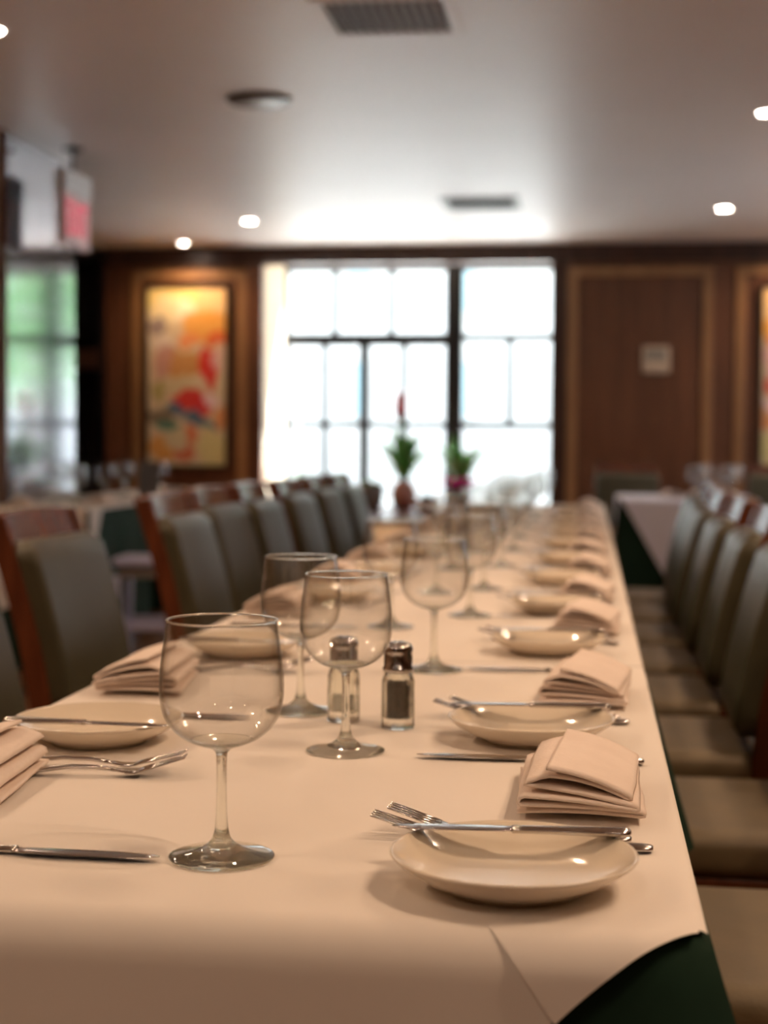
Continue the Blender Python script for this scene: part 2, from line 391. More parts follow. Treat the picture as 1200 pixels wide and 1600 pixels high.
# ------------------------------------------------------------------ dark shelving at the far left
cb = empty('bar_cabinet', (-4.30, 12.0, 0)); tag(cb, 'tall black open cabinet with a brown shelf behind the mirror', 'cabinet')
MB().box(-.60, -.56, 0, .4, 0, 2.58).box(.38, .42, 0, .4, 0, 2.58).box(-.56, .38, .36, .4, 0, 2.58).box(-.56, .38, 0, .36, 2.5, 2.58).box(-.56, .38, 0, .36, 0, .9).build('carcass', M['dark'], cb, bevel=.003)
MB().box(-.56, .38, 0, .36, 1.64, 1.80).build('shelf', M['wall_wood_dark'], cb, bevel=.004)
for i, x in enumerate((-4.02, -4.16, -4.28)):
    o = MB().lathe([(0, 0), (.036, 0), (.038, .01), (.038, .16), (.014, .21), (.013, .27), (.016, .275), (0, .275)], 20).build('dark_bottle', mat('bottle_glass', (.035, .025, .02), .15), None, True, loc=(x, 12.12, .9005))
    tag(o, ['dark bottle nearest the walnut wall on the black cabinet counter', 'dark bottle in the middle on the black cabinet counter', 'dark bottle furthest left on the black cabinet counter'][i], 'bottle', 'bottles on the black cabinet')

# ------------------------------------------------------------------ tables and cloths
def table(x0, x1, y0, y1, h, label, inset=.06):
    r = empty('dining_table', ((x0+x1)/2, (y0+y1)/2, 0)); tag(r, label, 'table', 'cloth-covered dining tables')
    w = (x1-x0)/2-.012; d = (y1-y0)/2-.012
    MB().box(-w, w, -d, d, h-.035, h-.005).build('tabletop', M['chair_wood'], r, bevel=.004)
    for sx in (-1, 1):
        for sy in (-1, 1):
            cx, cy = sx*(w-inset), sy*(d-.06)
            MB().box(cx-.025, cx+.025, cy-.025, cy+.025, 0, h-.035).build('leg', M['chair_wood'], r, bevel=.004)
    return r
def undercloth(x0, x1, y0, y1, h, label, corners, bottom=.12, flare=.16):
    """long dark cloth to near the floor: loop around the table that swells at the corners named in CORNERS"""
    per = []; n = 26
    w, d = x1-x0, y1-y0
    for k in range(n): per.append((x0 + w*k/n, y0, 0, -1))
    for k in range(n): per.append((x1, y0 + d*k/n, 1, 0))
    for k in range(n): per.append((x1 - w*k/n, y1, 0, 1))
    for k in range(n): per.append((x0, y1 - d*k/n, -1, 0))
    rings = []; Z = [h-.001, h-.004, h-.012, h-.03, h-.07, h-.13, h-.18, h-(h-bottom)*.8, bottom]
    for z in Z:
        q = []
        for (x, y, nx, ny) in per:
            dd = h - z; o = min(dd, .006) if dd < .01 else .008
            ox, oy = nx*o, ny*o
            wv = .10*dd*(.5+.5*math.sin((x+y)*17))
            ox += nx*wv*.25; oy += ny*wv*.25
            for (cx, cy, sx, sy) in ((x0, y0, -1, -1), (x1, y0, 1, -1), (x1, y1, 1, 1), (x0, y1, -1, 1)):
                g = math.exp(-(((x-cx)**2+(y-cy)**2)/.018))*flare*dd
                if (sx, 'x', sy) in corners: ox += sx*g
                if (sx, 'y', sy) in corners: oy += sy*g
            q.append((x+ox, y+oy, z))
        rings.append(q)
    inner = [[((x0+x1)/2 + (x-(x0+x1)/2)*.97, (y0+y1)/2 + (y-(y0+y1)/2)*.97, h-.001) for (x, y, _, _) in per]]
    b = MB(); b.loft(inner + rings, cap=False)
    k = len(per); b.f.append(list(range(k))[::-1])
    o = b.build('undercloth', M['green_cloth'], None, True)
    tag(o, label, 'tablecloth', 'dark green undercloths'); return o
def topper(x0, x1, y0, y1, h, label, drops, m='cloth', step=.012, front_r=.028, group='pale top cloths'):
    """pale cloth on the tabletop; DROPS gives per side a function of the run along it to the hanging length"""
    b = MB(); t = .0016
    nx = max(8, int((x1-x0)/.03)); ny = max(8, int((y1-y0)/.03))
    def top(x, y):
        e = min(x-x0, x1-x, y-y0, y1-y); f = max(0, min(1, e/.06))
        return h + t + .0012*f*noise.noise((x*5, y*4, 2.1)) + .0006*f*noise.noise((x*23, y*19, 5))
    V = [(x0+(x1-x0)*i/nx, y0+(y1-y0)*j/ny) for j in range(ny+1) for i in range(nx+1)]
    b.add([(x, y, top(x, y)) for x, y in V], [(j*(nx+1)+i, j*(nx+1)+i+1, (j+1)*(nx+1)+i+1, (j+1)*(nx+1)+i) for j in range(ny) for i in range(nx)])
    for side, fn in drops.items():
        proud = 0
        if isinstance(fn, tuple): a0, a1, fn, proud = fn; side = 'front'
        elif side in ('front', 'back'): a0, a1 = x0, x1
        else: a0, a1 = y0, y1
        n = max(10, int((a1-a0)/step)); vs = []
        rr = front_r if side == 'front' else .010
        K = 26
        for i in range(n+1):
            s = a0 + (a1-a0)*i/n; D = max(.004, fn(s))
            for k in range(K+1):
                q = D*(k/K)**1.35
                if q < rr*PI/2: a = q/rr; out = rr*math.sin(a); dz = rr*(1-math.cos(a))
                else: out = rr; dz = rr + (q - rr*PI/2)
                out += proud*min(1, q/.015)
                out += .016*dz*math.sin(s*9+1) + .06*dz
                z = h + t - dz
                if side == 'front': vs.append((s, y0-out, z))
                elif side == 'back': vs.append((s, y1+out, z))
                elif side == 'right': vs.append((x1+out, s, z))
                else: vs.append((x0-out, s, z))
        fs = []
        for i in range(n):
            for k in range(K):
                q = (i*(K+1)+k, i*(K+1)+k+1, (i+1)*(K+1)+k+1, (i+1)*(K+1)+k)
                fs.append(q if side in ('front', 'left') else q[::-1])
        b.add(vs, fs)
    o = b.build('tablecloth', M[m], None, True)
    tag(o, label, 'tablecloth', group); return o

TX0, TX1 = -.655, .078
ORD = ['first', 'second', 'third', 'fourth', 'fifth', 'sixth', 'seventh', 'eighth', 'ninth', 'tenth', 'eleventh', 'twelfth', 'thirteenth']
joints = [1.052, 2.29, 3.44, 4.59, 5.74, 6.89, 8.04]
def hem(x):
    d = max(0, TX1-x); return .003 + .46*d + 2.9*d*d
def flap(x):
    # corner fold: its left edge is a slanting crease, its right edge the hem rising to the table corner
    return max(.002, min(hem(x), (x+.070)*1.42))
for i in range(6):
    a, c = joints[i], joints[i+1]-.003
    w = 'nearest the camera' if i == 0 else (ORD[i] + ' from the camera')
    table(TX0, TX1, a, c, .745, 'long dining table section hidden under cloths, ' + w, .25)
    cn = [(1, 'x', -1), (1, 'x', 1), (-1, 'x', -1), (-1, 'x', 1)]
    if i == 0: cn += [(1, 'y', -1), (-1, 'y', -1)]
    undercloth(TX0, TX1, a if i == 0 else a+.014, c-.014, .748, 'dark green cloth under the white topper on the long table, section ' + w, cn, bottom=.50, flare=.30 if i == 0 else .14)
    dr = {}
    if i == 0: dr = {'front': (TX0, -.020, lambda x: .30, 0), 'front2': (-.070, TX1, flap, .003)}
    lip = lambda s: .007
    dr['right'] = lip; dr['left'] = lambda s: .06
    topper(TX0-.002, TX1, a, c, .7505, 'cream cloth laid over the long table, section ' + w, dr, step=.004 if i == 0 else .02)

def tri(x0, x1, D): 
    return lambda s: max(.006, D*(1-abs((s-(x0+x1)/2)/((x1-x0)/2))))
# right-hand tables at the back
table(.185, .96, 8.95, 9.70, .745, 'square cloth-covered table to the right of the far end of the long table')
undercloth(.185, .96, 8.95, 9.70, .748, 'dark green cloth under the white topper of the right back table', [(-1, 'x', -1), (1, 'x', -1), (-1, 'y', -1), (1, 'y', -1)], flare=.14)
topper(.18, .965, 8.945, 9.705, .7505, 'white cloth with a triangular hanging point on the right back table', {'front': (lambda s: max(.006, .49*(s-.18)/.28 if s < .46 else .49*(1-(s-.46)/.50))), 'left': tri(8.945, 9.705, .42), 'right': tri(8.945, 9.705, .42)}, m='white_cloth_blue_lit', step=.02)
table(1.30, 2.2, 8.6, 9.5, .745, 'square cloth-covered table at the far right edge of the photo')
undercloth(1.30, 2.2, 8.6, 9.5, .748, 'dark green cloth under the topper of the table at the far right edge', [(-1, 'x', -1)], flare=.12)
topper(1.295, 2.205, 8.595, 9.505, .7505, 'white cloth on the table at the far right edge of the photo', {'front': tri(1.295, 2.205, .46), 'left': tri(8.595, 9.505, .40)}, m='white_cloth_blue_lit', step=.02)
# left-hand tables along the partition
table(-2.86, -2.35, 5.1, 6.15, .745, 'small table by the left wall nearest the camera, cut by the photo edge')
undercloth(-2.86, -2.35, 5.1, 6.15, .748, 'dark green cloth under the tan topper of the nearest left wall table', [], flare=.1)
topper(-2.865, -2.345, 5.095, 6.155, .7505, 'tan cloth hanging low from the nearest left wall table', {'right': lambda s: .36, 'front': lambda s: .3}, step=.02)
for i, (a, c) in enumerate(((7.0, 8.05), (8.35, 9.5))):
    w = ['in front of the mirror', 'beyond the mirror, below the left painting'][i]
    table(-2.86, -2.35, a, c, .745, 'small left table ' + w)
    undercloth(-2.86, -2.35, a, c, .748, 'dark green cloth on the small left table ' + w, [(1, 'x', -1)], flare=.08)
    topper(-2.865, -2.345, a-.005, c+.005, .7505, 'white cloth on the small left table ' + w, {'front': lambda s: .30, 'right': (lambda a: (lambda s: max(.02, .25-(s-a)*1.2)))(a)}, step=.02)

# ------------------------------------------------------------------ chairs
def back_x(z):
    """centre line of the rear posts; the chair faces +X"""
    if z < .45: return -.215 - .05*(1-z/.45)**2
    k = (z-.45)/.47
    return -.215 - .11*k**1.5
def make_chair():
    r = empty('dining_chair')
    wd = .22
    for s in (-1, 1):
        rings = []
        for k in range(15):
            z = .922*k/14; x = back_x(z); hw = .024 if z > .3 else .018
            y = s*(wd-.016)
            rings.append([(x-hw, y-.014, z), (x+hw, y-.014, z), (x+hw, y+.014, z), (x-hw, y+.014, z)])
        MB().loft(rings).build('back_post', M['chair_wood'], r, bevel=.004)
    for s in (-1, 1):
        y = s*(wd-.025); x = .205
        rings = [[(x-q, y-q, z), (x+q, y-q, z), (x+q, y+q, z), (x-q, y+q, z)] for z, q in ((0, .014), (.4, .021))]
        MB().loft(rings).build('front_leg', M['chair_wood'], r, bevel=.003)
    MB().box(-.20, .215, -wd+.018, -wd+.038, .34, .40).box(-.20, .215, wd-.038, wd-.018, .34, .40).box(.195, .215, -wd+.04, wd-.04, .34, .40).box(-.215, -.195, -wd+.04, wd-.04, .34, .40).build('seat_frame', M['chair_wood'], r, bevel=.003)
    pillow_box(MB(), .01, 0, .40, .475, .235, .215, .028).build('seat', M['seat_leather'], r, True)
    # top rail, gently bowed
    rings = []
    for k in range(11):
        y = -wd+.03 + (2*wd-.06)*k/10; bow = -.012*(1-(y/wd)**2)
        q = []
        for (z, o) in ((.858, .019), (.922, .016), (.922, -.016), (.858, -.019)):
            q.append((back_x(z)+o+bow, y, z + (.006*(1-(y/wd)**2) if z > .9 else 0)))
        rings.append(q)
    MB().loft(rings).build('top_rail', M['chair_wood'], r, bevel=.006)
    # upholstered back pad, standing proud of the posts
    rings = []
    n = 16
    for k in range(n+1):
        t = k/n; z = .505 + (.866-.505)*t
        e = min(t, 1-t)*(.866-.505); rad = .018
        ins = rad*(1-math.sqrt(max(0, 1-(1-min(1, e/rad))**2)))
        slope = (back_x(z+.01)-back_x(z-.01))/.02
        for_x = back_x(z)+.038
        q = []
        for (yy, xx) in rrect(wd-.006-ins, .032-ins*.8, .016):
            q.append((for_x + xx - .010*(1-(yy/wd)**2)*(1 if xx > 0 else 1), yy, z))
        rings.append(q)
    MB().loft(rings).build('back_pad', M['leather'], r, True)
    return r
chair0 = make_chair(); used = [0]
def chair(x, y, rz, label, group):
    c = chair0 if not used[0] else copy_tree(chair0)
    used[0] = 1
    c.location = (x, y, 0); c.rotation_euler = (0, 0, rz); tag(c, label, 'chair', group); return c
# left row: X of the chair origin, Y of the middle
LC = [(-.775, 2.29), (-.90, 3.27), (-.885, 4.28), (-.925, 4.93), (-.90, 5.42), (-.885, 6.02), (-.88, 6.68), (-.86, 7.20)]
for i, (x, y) in enumerate(LC):
    l = ['olive dining chair cut by the left edge of the photo, nearest on the left side',
         'large olive dining chair with mahogany rail behind the left bread plates'][i] if i < 2 else \
        'olive dining chair, %s from the camera on the left side of the long table' % ORD[i]
    chair(x, y, random.uniform(-.03, .03), l, 'chairs on the left side of the long table')
RC = [(.21, 1.93), (.19, 2.63), (.135, 3.26), (.125, 3.86), (.115, 4.45), (.105, 5.05), (.13, 5.66), (.16, 6.26)]
for i, (x, y) in enumerate(RC):
    l = 'olive dining chair, %s from the camera on the right side of the long table' % ORD[i]
    chair(x, y, PI + random.uniform(-.02, .02), l, 'chairs on the right side of the long table')
chair(.26, 10.30, R(-90), 'lone chair with olive back facing the camera against the walnut wall', 'chairs at the right back table')
chair(1.02+.28, 10.5, R(-90), 'olive chair behind the far right table against the walnut wall', 'chairs at the right back table')

# grey stool at the left tables
st = empty('stool', (-2.10, 7.2, 0), R(4)); tag(st, 'pale lilac-grey stool standing at the small left table', 'stool')
pillow_box(MB(), 0, 0, .475, .515, .15, .15, .012).build('seat', M['stool_metal'], st, True)
MB().box(-.125, .125, -.125, .125, .42, .475).build('apron', M['pot_grey'], st, bevel=.004)
for sx in (-1, 1):
    for sy in (-1, 1):
        MB().loft([[(sx*.135-q, sy*.135-q, z), (sx*.135+q, sy*.135-q, z), (sx*.135+q, sy*.135+q, z), (sx*.135-q, sy*.135+q, z)] for z, q in ((0, .016), (.43, .02))]).build('leg', M['stool_metal'], st, bevel=.003)
MB().box(-.13, .13, -.145, -.125, .17, .21).box(-.13, .13, .125, .145, .17, .21).box(-.145, -.125, -.13, .13, .17, .21).box(.125, .145, -.13, .13, .17, .21).build('foot_rail', M['stool_metal'], st, bevel=.003)

# ------------------------------------------------------------------ tableware
TZ = .7525
def make_glass():
    r = empty('wine_glass')
    # bowl: thin double wall
    out = [(.0042, .088), (.010, .0888), (.020, .0915), (.030, .0965), (.0390, .104), (.0455, .114), (.0485, .126), (.0492, .138), (.0484, .152), (.0466, .167), (.0448, .180), (.0436, .189)]
    def dens(p, k=4):
        q = []
        for i in range(len(p)-1):
            p0 = p[max(i-1, 0)]; p1 = p[i]; p2 = p[i+1]; p3 = p[min(i+2, len(p)-1)]
            for j in range(k):
                t = j/k
                q.append(tuple(.5*((2*p1[a]) + (-p0[a]+p2[a])*t + (2*p0[a]-5*p1[a]+4*p2[a]-p3[a])*t*t + (-p0[a]+3*p1[a]-3*p2[a]+p3[a])*t**3) for a in (0, 1)))
        q.append(p[-1]); return q
    o = [p for p in dens(out) if p[0] > .0235]; inn = [(x-.0011, z+.0006) for x, z in o][::-1]
    MB().lathe(o + [(.0431, .1897)] + inn, 64).build('bowl', M['bowl'], r, True)
    MB().lathe([(.0433+.0009*math.cos(a), .1898+.0009*math.sin(a)) for a in [2*PI*k/8 for k in range(9)]], 56).build('rim', M['glass'], r, True)
    prof = [(0, .0006), (.030, .0), (.0405, .0005), (.0418, .0016), (.0408, .0028), (.030, .0050), (.018, .0082), (.010, .0130), (.0062, .020), (.0048, .030), (.0042, .045), (.0040, .065), (.0042, .080), (.0052, .0850), (.0100, .0886), (.0175, .0908), (.0245, .0938), (.0242, .0948), (.0150, .0922), (.0070, .0912), (0, .0910)]
    MB().lathe(dens(prof, 3), 48).build('stem_and_foot', M['glass'], r, True)
    return r
glass0 = make_glass()
def make_plate():
    r = None
    prof = [(0, .0035), (.045, .003), (.048, 0), (.052, 0), (.054, .003), (.066, .0075), (.079, .0145), (.0885, .0215), (.0915, .0245), (.0925, .0262), (.0915, .0272), (.0895, .0262), (.084, .0215), (.074, .0148), (.062, .0095), (.05, .0072), (.03, .0066), (0, .0065)]
    return MB().lathe(prof, 72).build('bread_plate', M['china'], r, True)
plate0 = make_plate()
def strip(mb, st, n=8):
    """flattened elliptic loft along +X; stations (x, y, z, half width, half thickness)"""
    rings = []
    for (x, y, z, w, t) in st:
        rings.append([(x, y + w*math.cos(2*PI*j/n), z + t*math.sin(2*PI*j/n)) for j in range(n)])
    return mb.loft(rings)
def make_fork(L=.20):
    r = empty('fork'); k = L/.20
    h = [(0, .0045, .0015), (.002, .0075, .0026), (.008, .0095, .0030), (.03, .0085, .0028), (.06, .0062, .0024), (.09, .0042, .0022), (.115, .0032, .0022), (.130, .0036, .0022)]
    def zc(x): return .003 + .006*math.sin(PI*max(0, x-.05)/.098) if x < .148 else .003 + .32*(x-.148)
    strip(MB(), [(x*k, 0, zc(x), w, t) for x, w, t in h], 10).build('handle', M['steel'], r, True)
    b = MB()
    strip(b, [(x*k, 0, zc(x), w, t) for x, w, t in ((.128, .0036, .0021), (.136, .006, .0016), (.143, .0095, .0013), (.152, .0118, .0012), (.160, .0120, .0011))], 10)
    for q in (-.0098, -.0033, .0033, .0098):
        strip(b, [(x*k, q*(1 if x < .19 else .97), zc(x), w, .001) for x, w in ((.157, .0022), (.175, .0019), (.192, .0016), (.200, .0008))], 6)
    b.build('tines', M['steel'], r, True)
    return r
def make_knife(L=.235, flat=True):
    r = empty('table_knife'); k = L/.235
    strip(MB(), [(x*k, 0, .0036, w, t) for x, w, t in ((0, .003, .0015), (.002, .0065, .003), (.008, .0085, .0036), (.04, .0078, .0034), (.08, .0062, .0030), (.108, .0055, .0028), (.116, .0062, .0030))], 12).build('handle', M['steel'], r, True)
    bl = [(.114, .0055, .0024), (.120, .0062, .0012), (.126, .0088, .0010), (.150, .0095, .0009), (.185, .0098, .0008), (.210, .0088, .0007), (.226, .0058, .0006), (.235, .0012, .0004)]
    strip(MB(), [(x*k, -.001, .0036, w, t) for x, w, t in bl], 8).build('blade', M['steel'], r, True)
    return r
def make_napkin(seed, N=3, W=.112, D=.18):
    rnd = random.Random(seed)
    path = []
    gap = .0048
    # accordion of folds: closed loops at +X stay low, the -X side fans up
    for k in range(N*2):
        zl = .002 + k*.0082 ; zr = .0020 + k*.0036
        xl = -.5*W + k*.003 + (.020 if k >= N+1 else 0); xr = .5*W - .0012*k + rnd.uniform(-.002, .002)
        pts = [(xl, zl), (xl*.45+xr*.55, zl*.45+zr*.55 + .0012*math.sin(k*1.7)), (xr, zr)]
        # denser
        seg = [(xl+(xr-xl)*t/8, zl+(zr-zl)*t/8 + .002*math.sin(PI*t/8)*(1 + (k > N))) for t in range(9)]
        if k % 2: seg = seg[::-1]
        path += seg
    # smooth the turns
    for _ in range(1):
        q = [path[0]]
        for a, b in zip(path[:-1], path[1:]):
            q += [(a[0]*.75+b[0]*.25, a[1]*.75+b[1]*.25), (a[0]*.25+b[0]*.75, a[1]*.25+b[1]*.75)]
        q.append(path[-1]); path = q
    ny = 14; V = []; n = len(path)
    for j in range(ny+1):
        y = -D/2 + D*j/ny
        for i, (x, z) in enumerate(path):
            t = i/n
            sk = .010*(t-.5)*(y/D)      # slight skew between the layers
            V.append((x + sk*2 + .0015*noise.noise((y*18+seed, t*6, 0)), y + (.006*math.sin(t*9+seed)), z*(1+.05*noise.noise((y*14+seed, t*4, 3))) + .0004))
    F = [(j*n+i, j*n+i+1, (j+1)*n+i+1, (j+1)*n+i) for j in range(ny) for i in range(n-1)]
    o = mesh('folded_napkin', V, F, M['napkin'], None, True)
    m = o.modifiers.new('thick', 'SOLIDIFY'); m.thickness = .0030; m.offset = 0
    return o
fork0 = make_fork(.232); fork1 = make_fork(.205); knife0 = make_knife(.235); knife1 = make_knife(.185); knife1.name = 'butter_knife'
naps = [make_napkin(s) for s in (1, 4, 9)]
seen = set()
def put(src, x, y, z, rz, label, cat, group, rx=0, ry=0, rzz=None):
    if src.name in seen: c = copy_tree(src)
    else: c = src; seen.add(src.name)
    c.location = (x, y, z); c.rotation_euler = (rx, ry, rz)
    tag(c, label, cat, group); return c
def jit(a): return random.uniform(-a, a)

NR = [(1.135, 1.42, 1.585), (1.70, 2.00, 2.205), (2.41, 2.72, 2.88), (2.98, 3.23, 3.40), (3.58, 3.86, 4.03), (4.18, 4.45, 4.63), (4.80, 5.06, 5.24), (5.41, 5.67, 5.85), (6.02, 6.28, 6.45), (6.63, 6.89, 7.06), (7.24, 7.52, 7.70)]
for i, (py, ny_, ky) in enumerate(NR):
    w = '%s right-hand setting from the camera' % ORD[i]
    px = -.052 if i == 0 else -.058 + jit(.004)
    put(plate0, px, py, TZ, 0, 'cream round bread plate of the ' + w, 'plate', 'bread plates')
    # butter knife rests across the far rim: handle to the right
    put(knife1, px+.088, py+.052+jit(.003), TZ+.0272, PI+R(2.5), 'butter knife lying across the bread plate of the ' + w, 'knife', 'butter knives')
    put(fork0, .053+jit(.003), py+.112, TZ+.0005, PI-R(3.5+jit(1)), 'dinner fork next to the bread plate of the ' + w, 'fork', 'forks')
    put(fork1, .040+jit(.004), py+.138, TZ+.0005, PI-R(4+jit(1)), 'smaller fork half under the napkin of the ' + w, 'fork', 'forks')
    nz_ = put(naps[i % 3], .000+jit(.005), ny_, TZ+.005, R(-3+jit(2)), 'folded peach napkin of the ' + w, 'napkin', 'folded napkins')
    put(knife0, .062+jit(.004), ky, TZ+.0004, PI+R(1+jit(1)), 'dinner knife beyond the napkin of the ' + w, 'knife', 'dinner knives')
    gx, gy = [(-.253, 1.604), (-.218, 2.196)][i] if i < 2 else (-.23+jit(.015), ky+.01)
    put(glass0, gx, gy, TZ, jit(3), 'empty stemmed wine glass of the ' + w, 'wine glass', 'wine glasses')
NL = [(1.62, 1.385, 1.165), (2.30, 2.00, 1.775), (3.12, 2.88, 2.66), (3.74, 3.50, 3.28), (4.36, 4.12, 3.90), (4.98, 4.74, 4.52), (5.60, 5.36, 5.14), (6.22, 5.98, 5.76), (6.84, 6.60, 6.38), (7.46, 7.22, 7.0)]
for i, (py, ny_, ky) in enumerate(NL):
    w = '%s left-hand setting from the camera' % ORD[i]
    px = -.530 if i == 0 else -.518 + jit(.004)
    put(plate0, px, py, TZ, 0, 'cream round bread plate of the ' + w, 'plate', 'bread plates')
    put(knife1, px-.088, py-.055+jit(.003), TZ+.0272, R(-1.5), 'butter knife lying across the bread plate of the ' + w, 'knife', 'butter knives')
    put(fork0, -.625+jit(.003), py-.130, TZ+.0005, R(-2), 'dinner fork next to the bread plate of the ' + w, 'fork', 'forks')
    put(fork1, -.590+jit(.003), py-.185, TZ+.0005, R(7), 'smaller fork half under the napkin of the ' + w, 'fork', 'forks')
    put(naps[(i+1) % 3], -.580+jit(.004), ny_-.005, TZ+.005, PI+R(4+jit(2)), 'folded peach napkin of the ' + w, 'napkin', 'folded napkins')
    put(knife0, -.565 if i == 0 else -.63, ky, TZ+.0004, R(-1), 'dinner knife in front of the napkin of the ' + w, 'knife', 'dinner knives')
    gx, gy = [(-.285, 1.178), (-.345, 1.833)][i] if i < 2 else (-.335+jit(.015), ky+.03)
    put(glass0, gx, gy, TZ, jit(3), 'empty stemmed wine glass of the ' + w, 'wine glass', 'wine glasses')

def shaker(x, y, fill, label):
    r = empty('pepper_shaker' if fill == 'pepper' else 'salt_shaker', (x, y, TZ), R(8)); tag(r, label, 'shaker')
    n = 8
    def ring(rad, z): return [(rad*math.cos(2*PI*(j+.5)/n), rad*math.sin(2*PI*(j+.5)/n), z) for j in range(n)]
    b = MB(); b.loft([ring(.0195, 0), ring(.0208, .003), ring(.0205, .055), ring(.0175, .063), ring(.0165, .066)])
    # inner cavity, wound the other way
    n2 = 20
    v = []; 
    prof = [(.0138, .012), (.0146, .015), (.0146, .056), (.012, .064)]
    c = MB(); c.loft([[(q*math.cos(2*PI*j/n2), q*math.sin(2*PI*j/n2), z) for j in range(n2)] for q, z in prof])
    b.add(c.v, [f[::-1] for f in c.f])
    b.build('glass_body', M['glass'], r, bevel=.0008)
    top = .052 if fill == 'pepper' else .030
    MB().lathe([(0, .0125), (.0134, .0125), (.0141, .0155), (.0141, top), (0, top+.001)], 20).build('contents', M[fill], r, True)
    MB().lathe([(.0172, .0655), (.0182, .067), (.0182, .070), (.0165, .072), (.0168, .088), (.0172, .0925), (.0150, .0975), (.009, .0995), (0, .100)], 32).build('cap', M['chrome'], r, True)
    b = MB()
    for q in range(6):
        a = q*PI/3; b.lathe([(0, .0004), (.0012, .0002), (.0012, -.001)], 8, (.007*math.cos(a), .007*math.sin(a), .0997))
    b.build('pour_holes', M['dark'], r)
    return r
shaker(-.215, 1.75, 'pepper', 'glass pepper shaker with chrome cap in the middle of the table front')
shaker(-.284, 1.785, 'salt', 'clear glass salt shaker with chrome cap behind the second wine glass')
shaker(-.345, 4.36, 'pepper', 'blurred pepper shaker further down the middle of the long table')
shaker(-.405, 4.38, 'salt', 'blurred salt shaker further down the middle of the long table')

# glasses, napkins and card holder on the side tables
for i, (x, y) in enumerate(((-2.47, 7.22), (-2.66, 7.45), (-2.52, 7.82), (-2.70, 7.9), (-2.50, 8.60), (-2.70, 8.75), (-2.62, 9.2))):
    put(glass0, x, y, TZ, jit(3), '%s wine glass from the camera on the small left tables' % ORD[i], 'wine glass', 'glasses on the left tables')
for i, (x, y) in enumerate(((-2.74, 7.18), (-2.45, 7.55), (-2.44, 8.95), (-2.72, 9.40))):
    put(naps[i % 3], x, y, TZ, jit(1), '%s folded napkin from the camera on the small left tables' % ORD[i], 'napkin', 'napkins on the left tables')
for i, (x, y) in enumerate(((.62, 9.06), (.80, 9.10), (.70, 9.52), (.88, 9.48), (1.42, 8.72), (1.55, 9.2))):
    put(glass0, x, y, TZ, jit(3), '%s wine glass from the left on the right back tables' % ORD[i], 'wine glass', 'glasses on the right back tables')
for i, (x, y) in enumerate(((.50, 9.32), (.66, 9.30), (.82, 9.30), (1.42, 8.98))):
    put(naps[i % 3], x, y, TZ, jit(1), '%s folded white napkin from the left on the right back tables' % ORD[i], 'napkin', 'napkins on the right back tables')
mh = empty('menu_holder', (-2.46, 8.42, TZ), R(20)); tag(mh, 'dark upright menu holder on the left table below the mirror edge', 'menu holder')
MB().box(-.05, .05, -.02, .02, 0, .012).build('base', M['holder'], mh, bevel=.002)
MB().box(-.06, .06, -.008, .008, .012, .20).build('card', M['holder'], mh, bevel=.002)

# ------------------------------------------------------------------ plants by the window
wt = empty('window_table', (-1.05, 10.85, 0)); tag(wt, 'low wooden table holding the potted plants in front of the window', 'table')
MB().box(-.70, .60, -1.0, .95, .525, .56).build('tabletop', M['chair_wood'], wt, bevel=.006)
for sx in (-.64, .54):
    for sy in (-.94, .89):
        MB().box(sx-.03, sx+.03, sy-.03, sy+.03, 0, .525).build('leg', M['chair_wood'], wt, bevel=.004)
def blade_leaf(mb, base, ang, L, rise, w, droop=.6, n=8):
    L2 = []
    for k in range(n+1):
        t = k/n; rr = L*t*(.35+.65*t)*math.cos(rise) if True else 0
        z = L*math.sin(rise)*t - droop*L*t**3*.35
        c = Vector(base) + Vector((math.cos(ang)*rr, math.sin(ang)*rr, z)); ww = w*math.sin(PI*min(.97, .12+.88*t))**.7
        s = Vector((-math.sin(ang), math.cos(ang), 0))*ww
        L2.append([c - s, c + Vector((0, 0, -.25*ww)), c + s, c + Vector((0, 0, -.25*ww+.002))])
    mb.loft(L2)
def plant(name, x, y, z, pot, potm, leafm, leaves, label, flower=None):
    r = empty(name, (x, y, z)); tag(r, label, 'potted plant')
    p = MB().lathe(pot, 36).build('pot', M[potm], r, True)
    h = pot[-1][1]
    MB().lathe([(0, h-.01), (pot[-1][0], h-.012)], 20).build('soil', M['soil'], r)
    b = MB(); n, L, w, lo, hi = leaves
    for k in range(n):
        a = k*2.39996 + random.uniform(-.2, .2)
        blade_leaf(b, (.012*math.cos(a), .012*math.sin(a), h-.02), a, L*random.uniform(.75, 1.05), R(random.uniform(lo, hi)), w)
    b.build('leaves', M[leafm], r, True)
    return r, h
pr, h = plant('bromeliad', -1.38, 11.5, .56, [(0, 0), (.06, 0), (.085, .03), (.10, .09), (.095, .15), (.065, .20), (.055, .215), (.050, .215)], 'terracotta', 'leaf', (30, .52, .034, 42, 80), 'bromeliad with a tall red flower in a round pink pot before the window')
b = MB(); b.tube([(0, 0, h), (-.01, 0, h+.25), (-.03, 0, h+.56)], .010)
b.build('flower_stalk', M['leaf'], pr, True)
b = MB()
for k in range(14):
    a = k*2.4; zz = h+.44+.014*k
    blade_leaf(b, (-.03, 0, zz), a, .13-.003*k, R(55), .030, .2, 5)
b.build('flower', M['flower_red'], pr, True)
pr, h = plant('cyclamen', -.93, 11.2, .56, [(0, 0), (.05, 0), (.07, .08), (.072, .09), (.066, .09)], 'pot_plum', 'leaf_dark', (14, .12, .03, 20, 50), 'small magenta flowering plant in a plum pot right of the bromeliad')
b = MB()
for k in range(26):
    a = k*2.4; rr = .10*math.sqrt(k/26)
    for q in range(3): blade_leaf(b, (rr*math.cos(a), rr*math.sin(a), h+.08+.05*random.random()), a+q*2.1, .085, R(30), .028, .4, 4)
b.build('flowers', M['flower_pink'], pr, True)
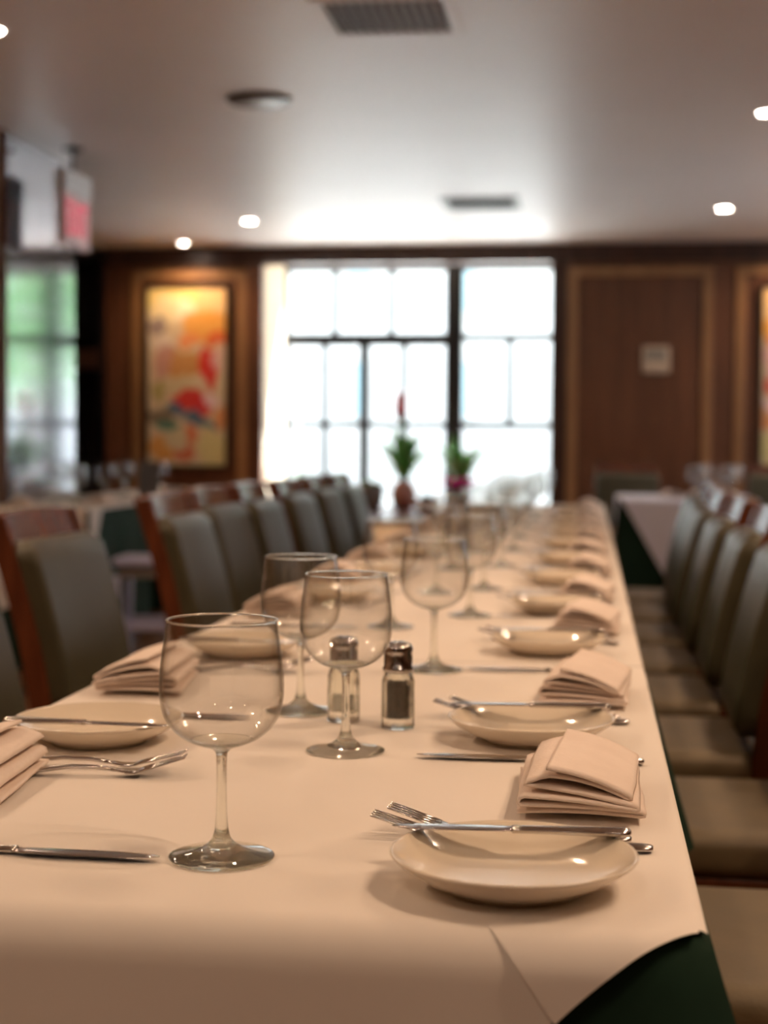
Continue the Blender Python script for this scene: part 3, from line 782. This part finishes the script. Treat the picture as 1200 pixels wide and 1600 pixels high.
plant('succulent_bowl', -1.16, 11.1, .56, [(0, 0), (.06, 0), (.10, .05), (.11, .085), (.105, .09), (.10, .085)], 'terracotta', 'leaf_dark', (34, .10, .02, 20, 70), 'low bowl of small dark green plants in front of the bromeliad')
plant('leafy_plant', -.96, 11.62, .56, [(0, 0), (.07, 0), (.09, .12), (.092, .14), (.085, .14)], 'pot_grey', 'leaf', (26, .56, .034, 55, 82), 'tall strap-leaved plant in a grey pot before the black window post')
plant('round_pot_plant', -1.60, 11.35, .56, [(0, 0), (.06, 0), (.085, .06), (.09, .16), (.088, .19), (.08, .19)], 'pot_grey', 'leaf', (24, .09, .02, 20, 60), 'brown-grey pot with short green leaves behind the last left chair')
MB().box(-2.45, -2.05, 12.50, 12.86, 0, .46).build('plinth', M['plaster'], None, bevel=.01)
tag(bpy.data.objects['plinth'], 'low cream plinth in the window bay under the small plant', 'plinth')
plant('twiggy_plant', -2.40, 12.7, .46, [(0, 0), (.05, 0), (.07, .12), (.072, .14), (.065, .14)], 'pot_grey', 'leaf_dark', (16, .38, .014, 55, 86), 'thin dark plant at the lower left corner of the window')

# ------------------------------------------------------------------ outside
struct(MB().box(-40, 40, 13.1, 70, -.25, -.15).build('ground_outside', M['paving']))
bd = empty('building', (-6, 34, -.15)); tag(bd, 'pale building with bluish windows across the street beyond the glass', 'building')
MB().box(-12, 16, 0, 8, 0, 11).build('wall', M['facade'], bd)
for i in range(9):
    for j in range(3):
        x = -10.9 + i*2.3; z = 1.7 + j*2.3
        wn = MB().box(x, x+.6, -.12, 0, z, z+1.3).build('window_frame', M['facade'], bd, bevel=.02)
        MB().box(x+.06, x+.54, -.14, -.12, z+.06, z+1.24).build('glass', M['facade_glass'], wn)
def tree(x, y, h, rad, label):
    r = empty('street_tree', (x, y, -.15)); tag(r, label, 'tree', 'trees outside the window')
    MB().tube([(0, 0, 0), (.05, 0, h*.3), (0, .05, h*.6), (.05, 0, h*.8)], [.14, .11, .08, .04], 10).build('trunk', M['bark'], r, True)
    V = []; F = []
    rnd = random.Random(int(x*100))
    for k in range(2600):
        d = Vector((rnd.gauss(0, 1), rnd.gauss(0, 1), rnd.gauss(0, 1))).normalized()*rad*rnd.uniform(.45, 1)*(1+.25*noise.noise((k*.01, x, 1)))
        c = Vector((d.x, d.y, d.z*1.15 + h*.68))
        a = Vector((rnd.uniform(-1, 1), rnd.uniform(-1, 1), rnd.uniform(-1, 1))).normalized()*.10
        b_ = a.cross(Vector((rnd.uniform(-1, 1), .3, 1))).normalized()*.06
        n = len(V); V += [c-a, c-b_, c+a, c+b_]; F.append((n, n+1, n+2, n+3))
    mesh('crown', V, F, M['foliage'], r)
tree(1.5, 19.5, 5.0, 1.5, 'leafy tree outside to the right, seen only in the smoked mirror')
tree(4.4, 24, 6.0, 2.2, 'larger leafy tree outside further right, seen in the smoked mirror')
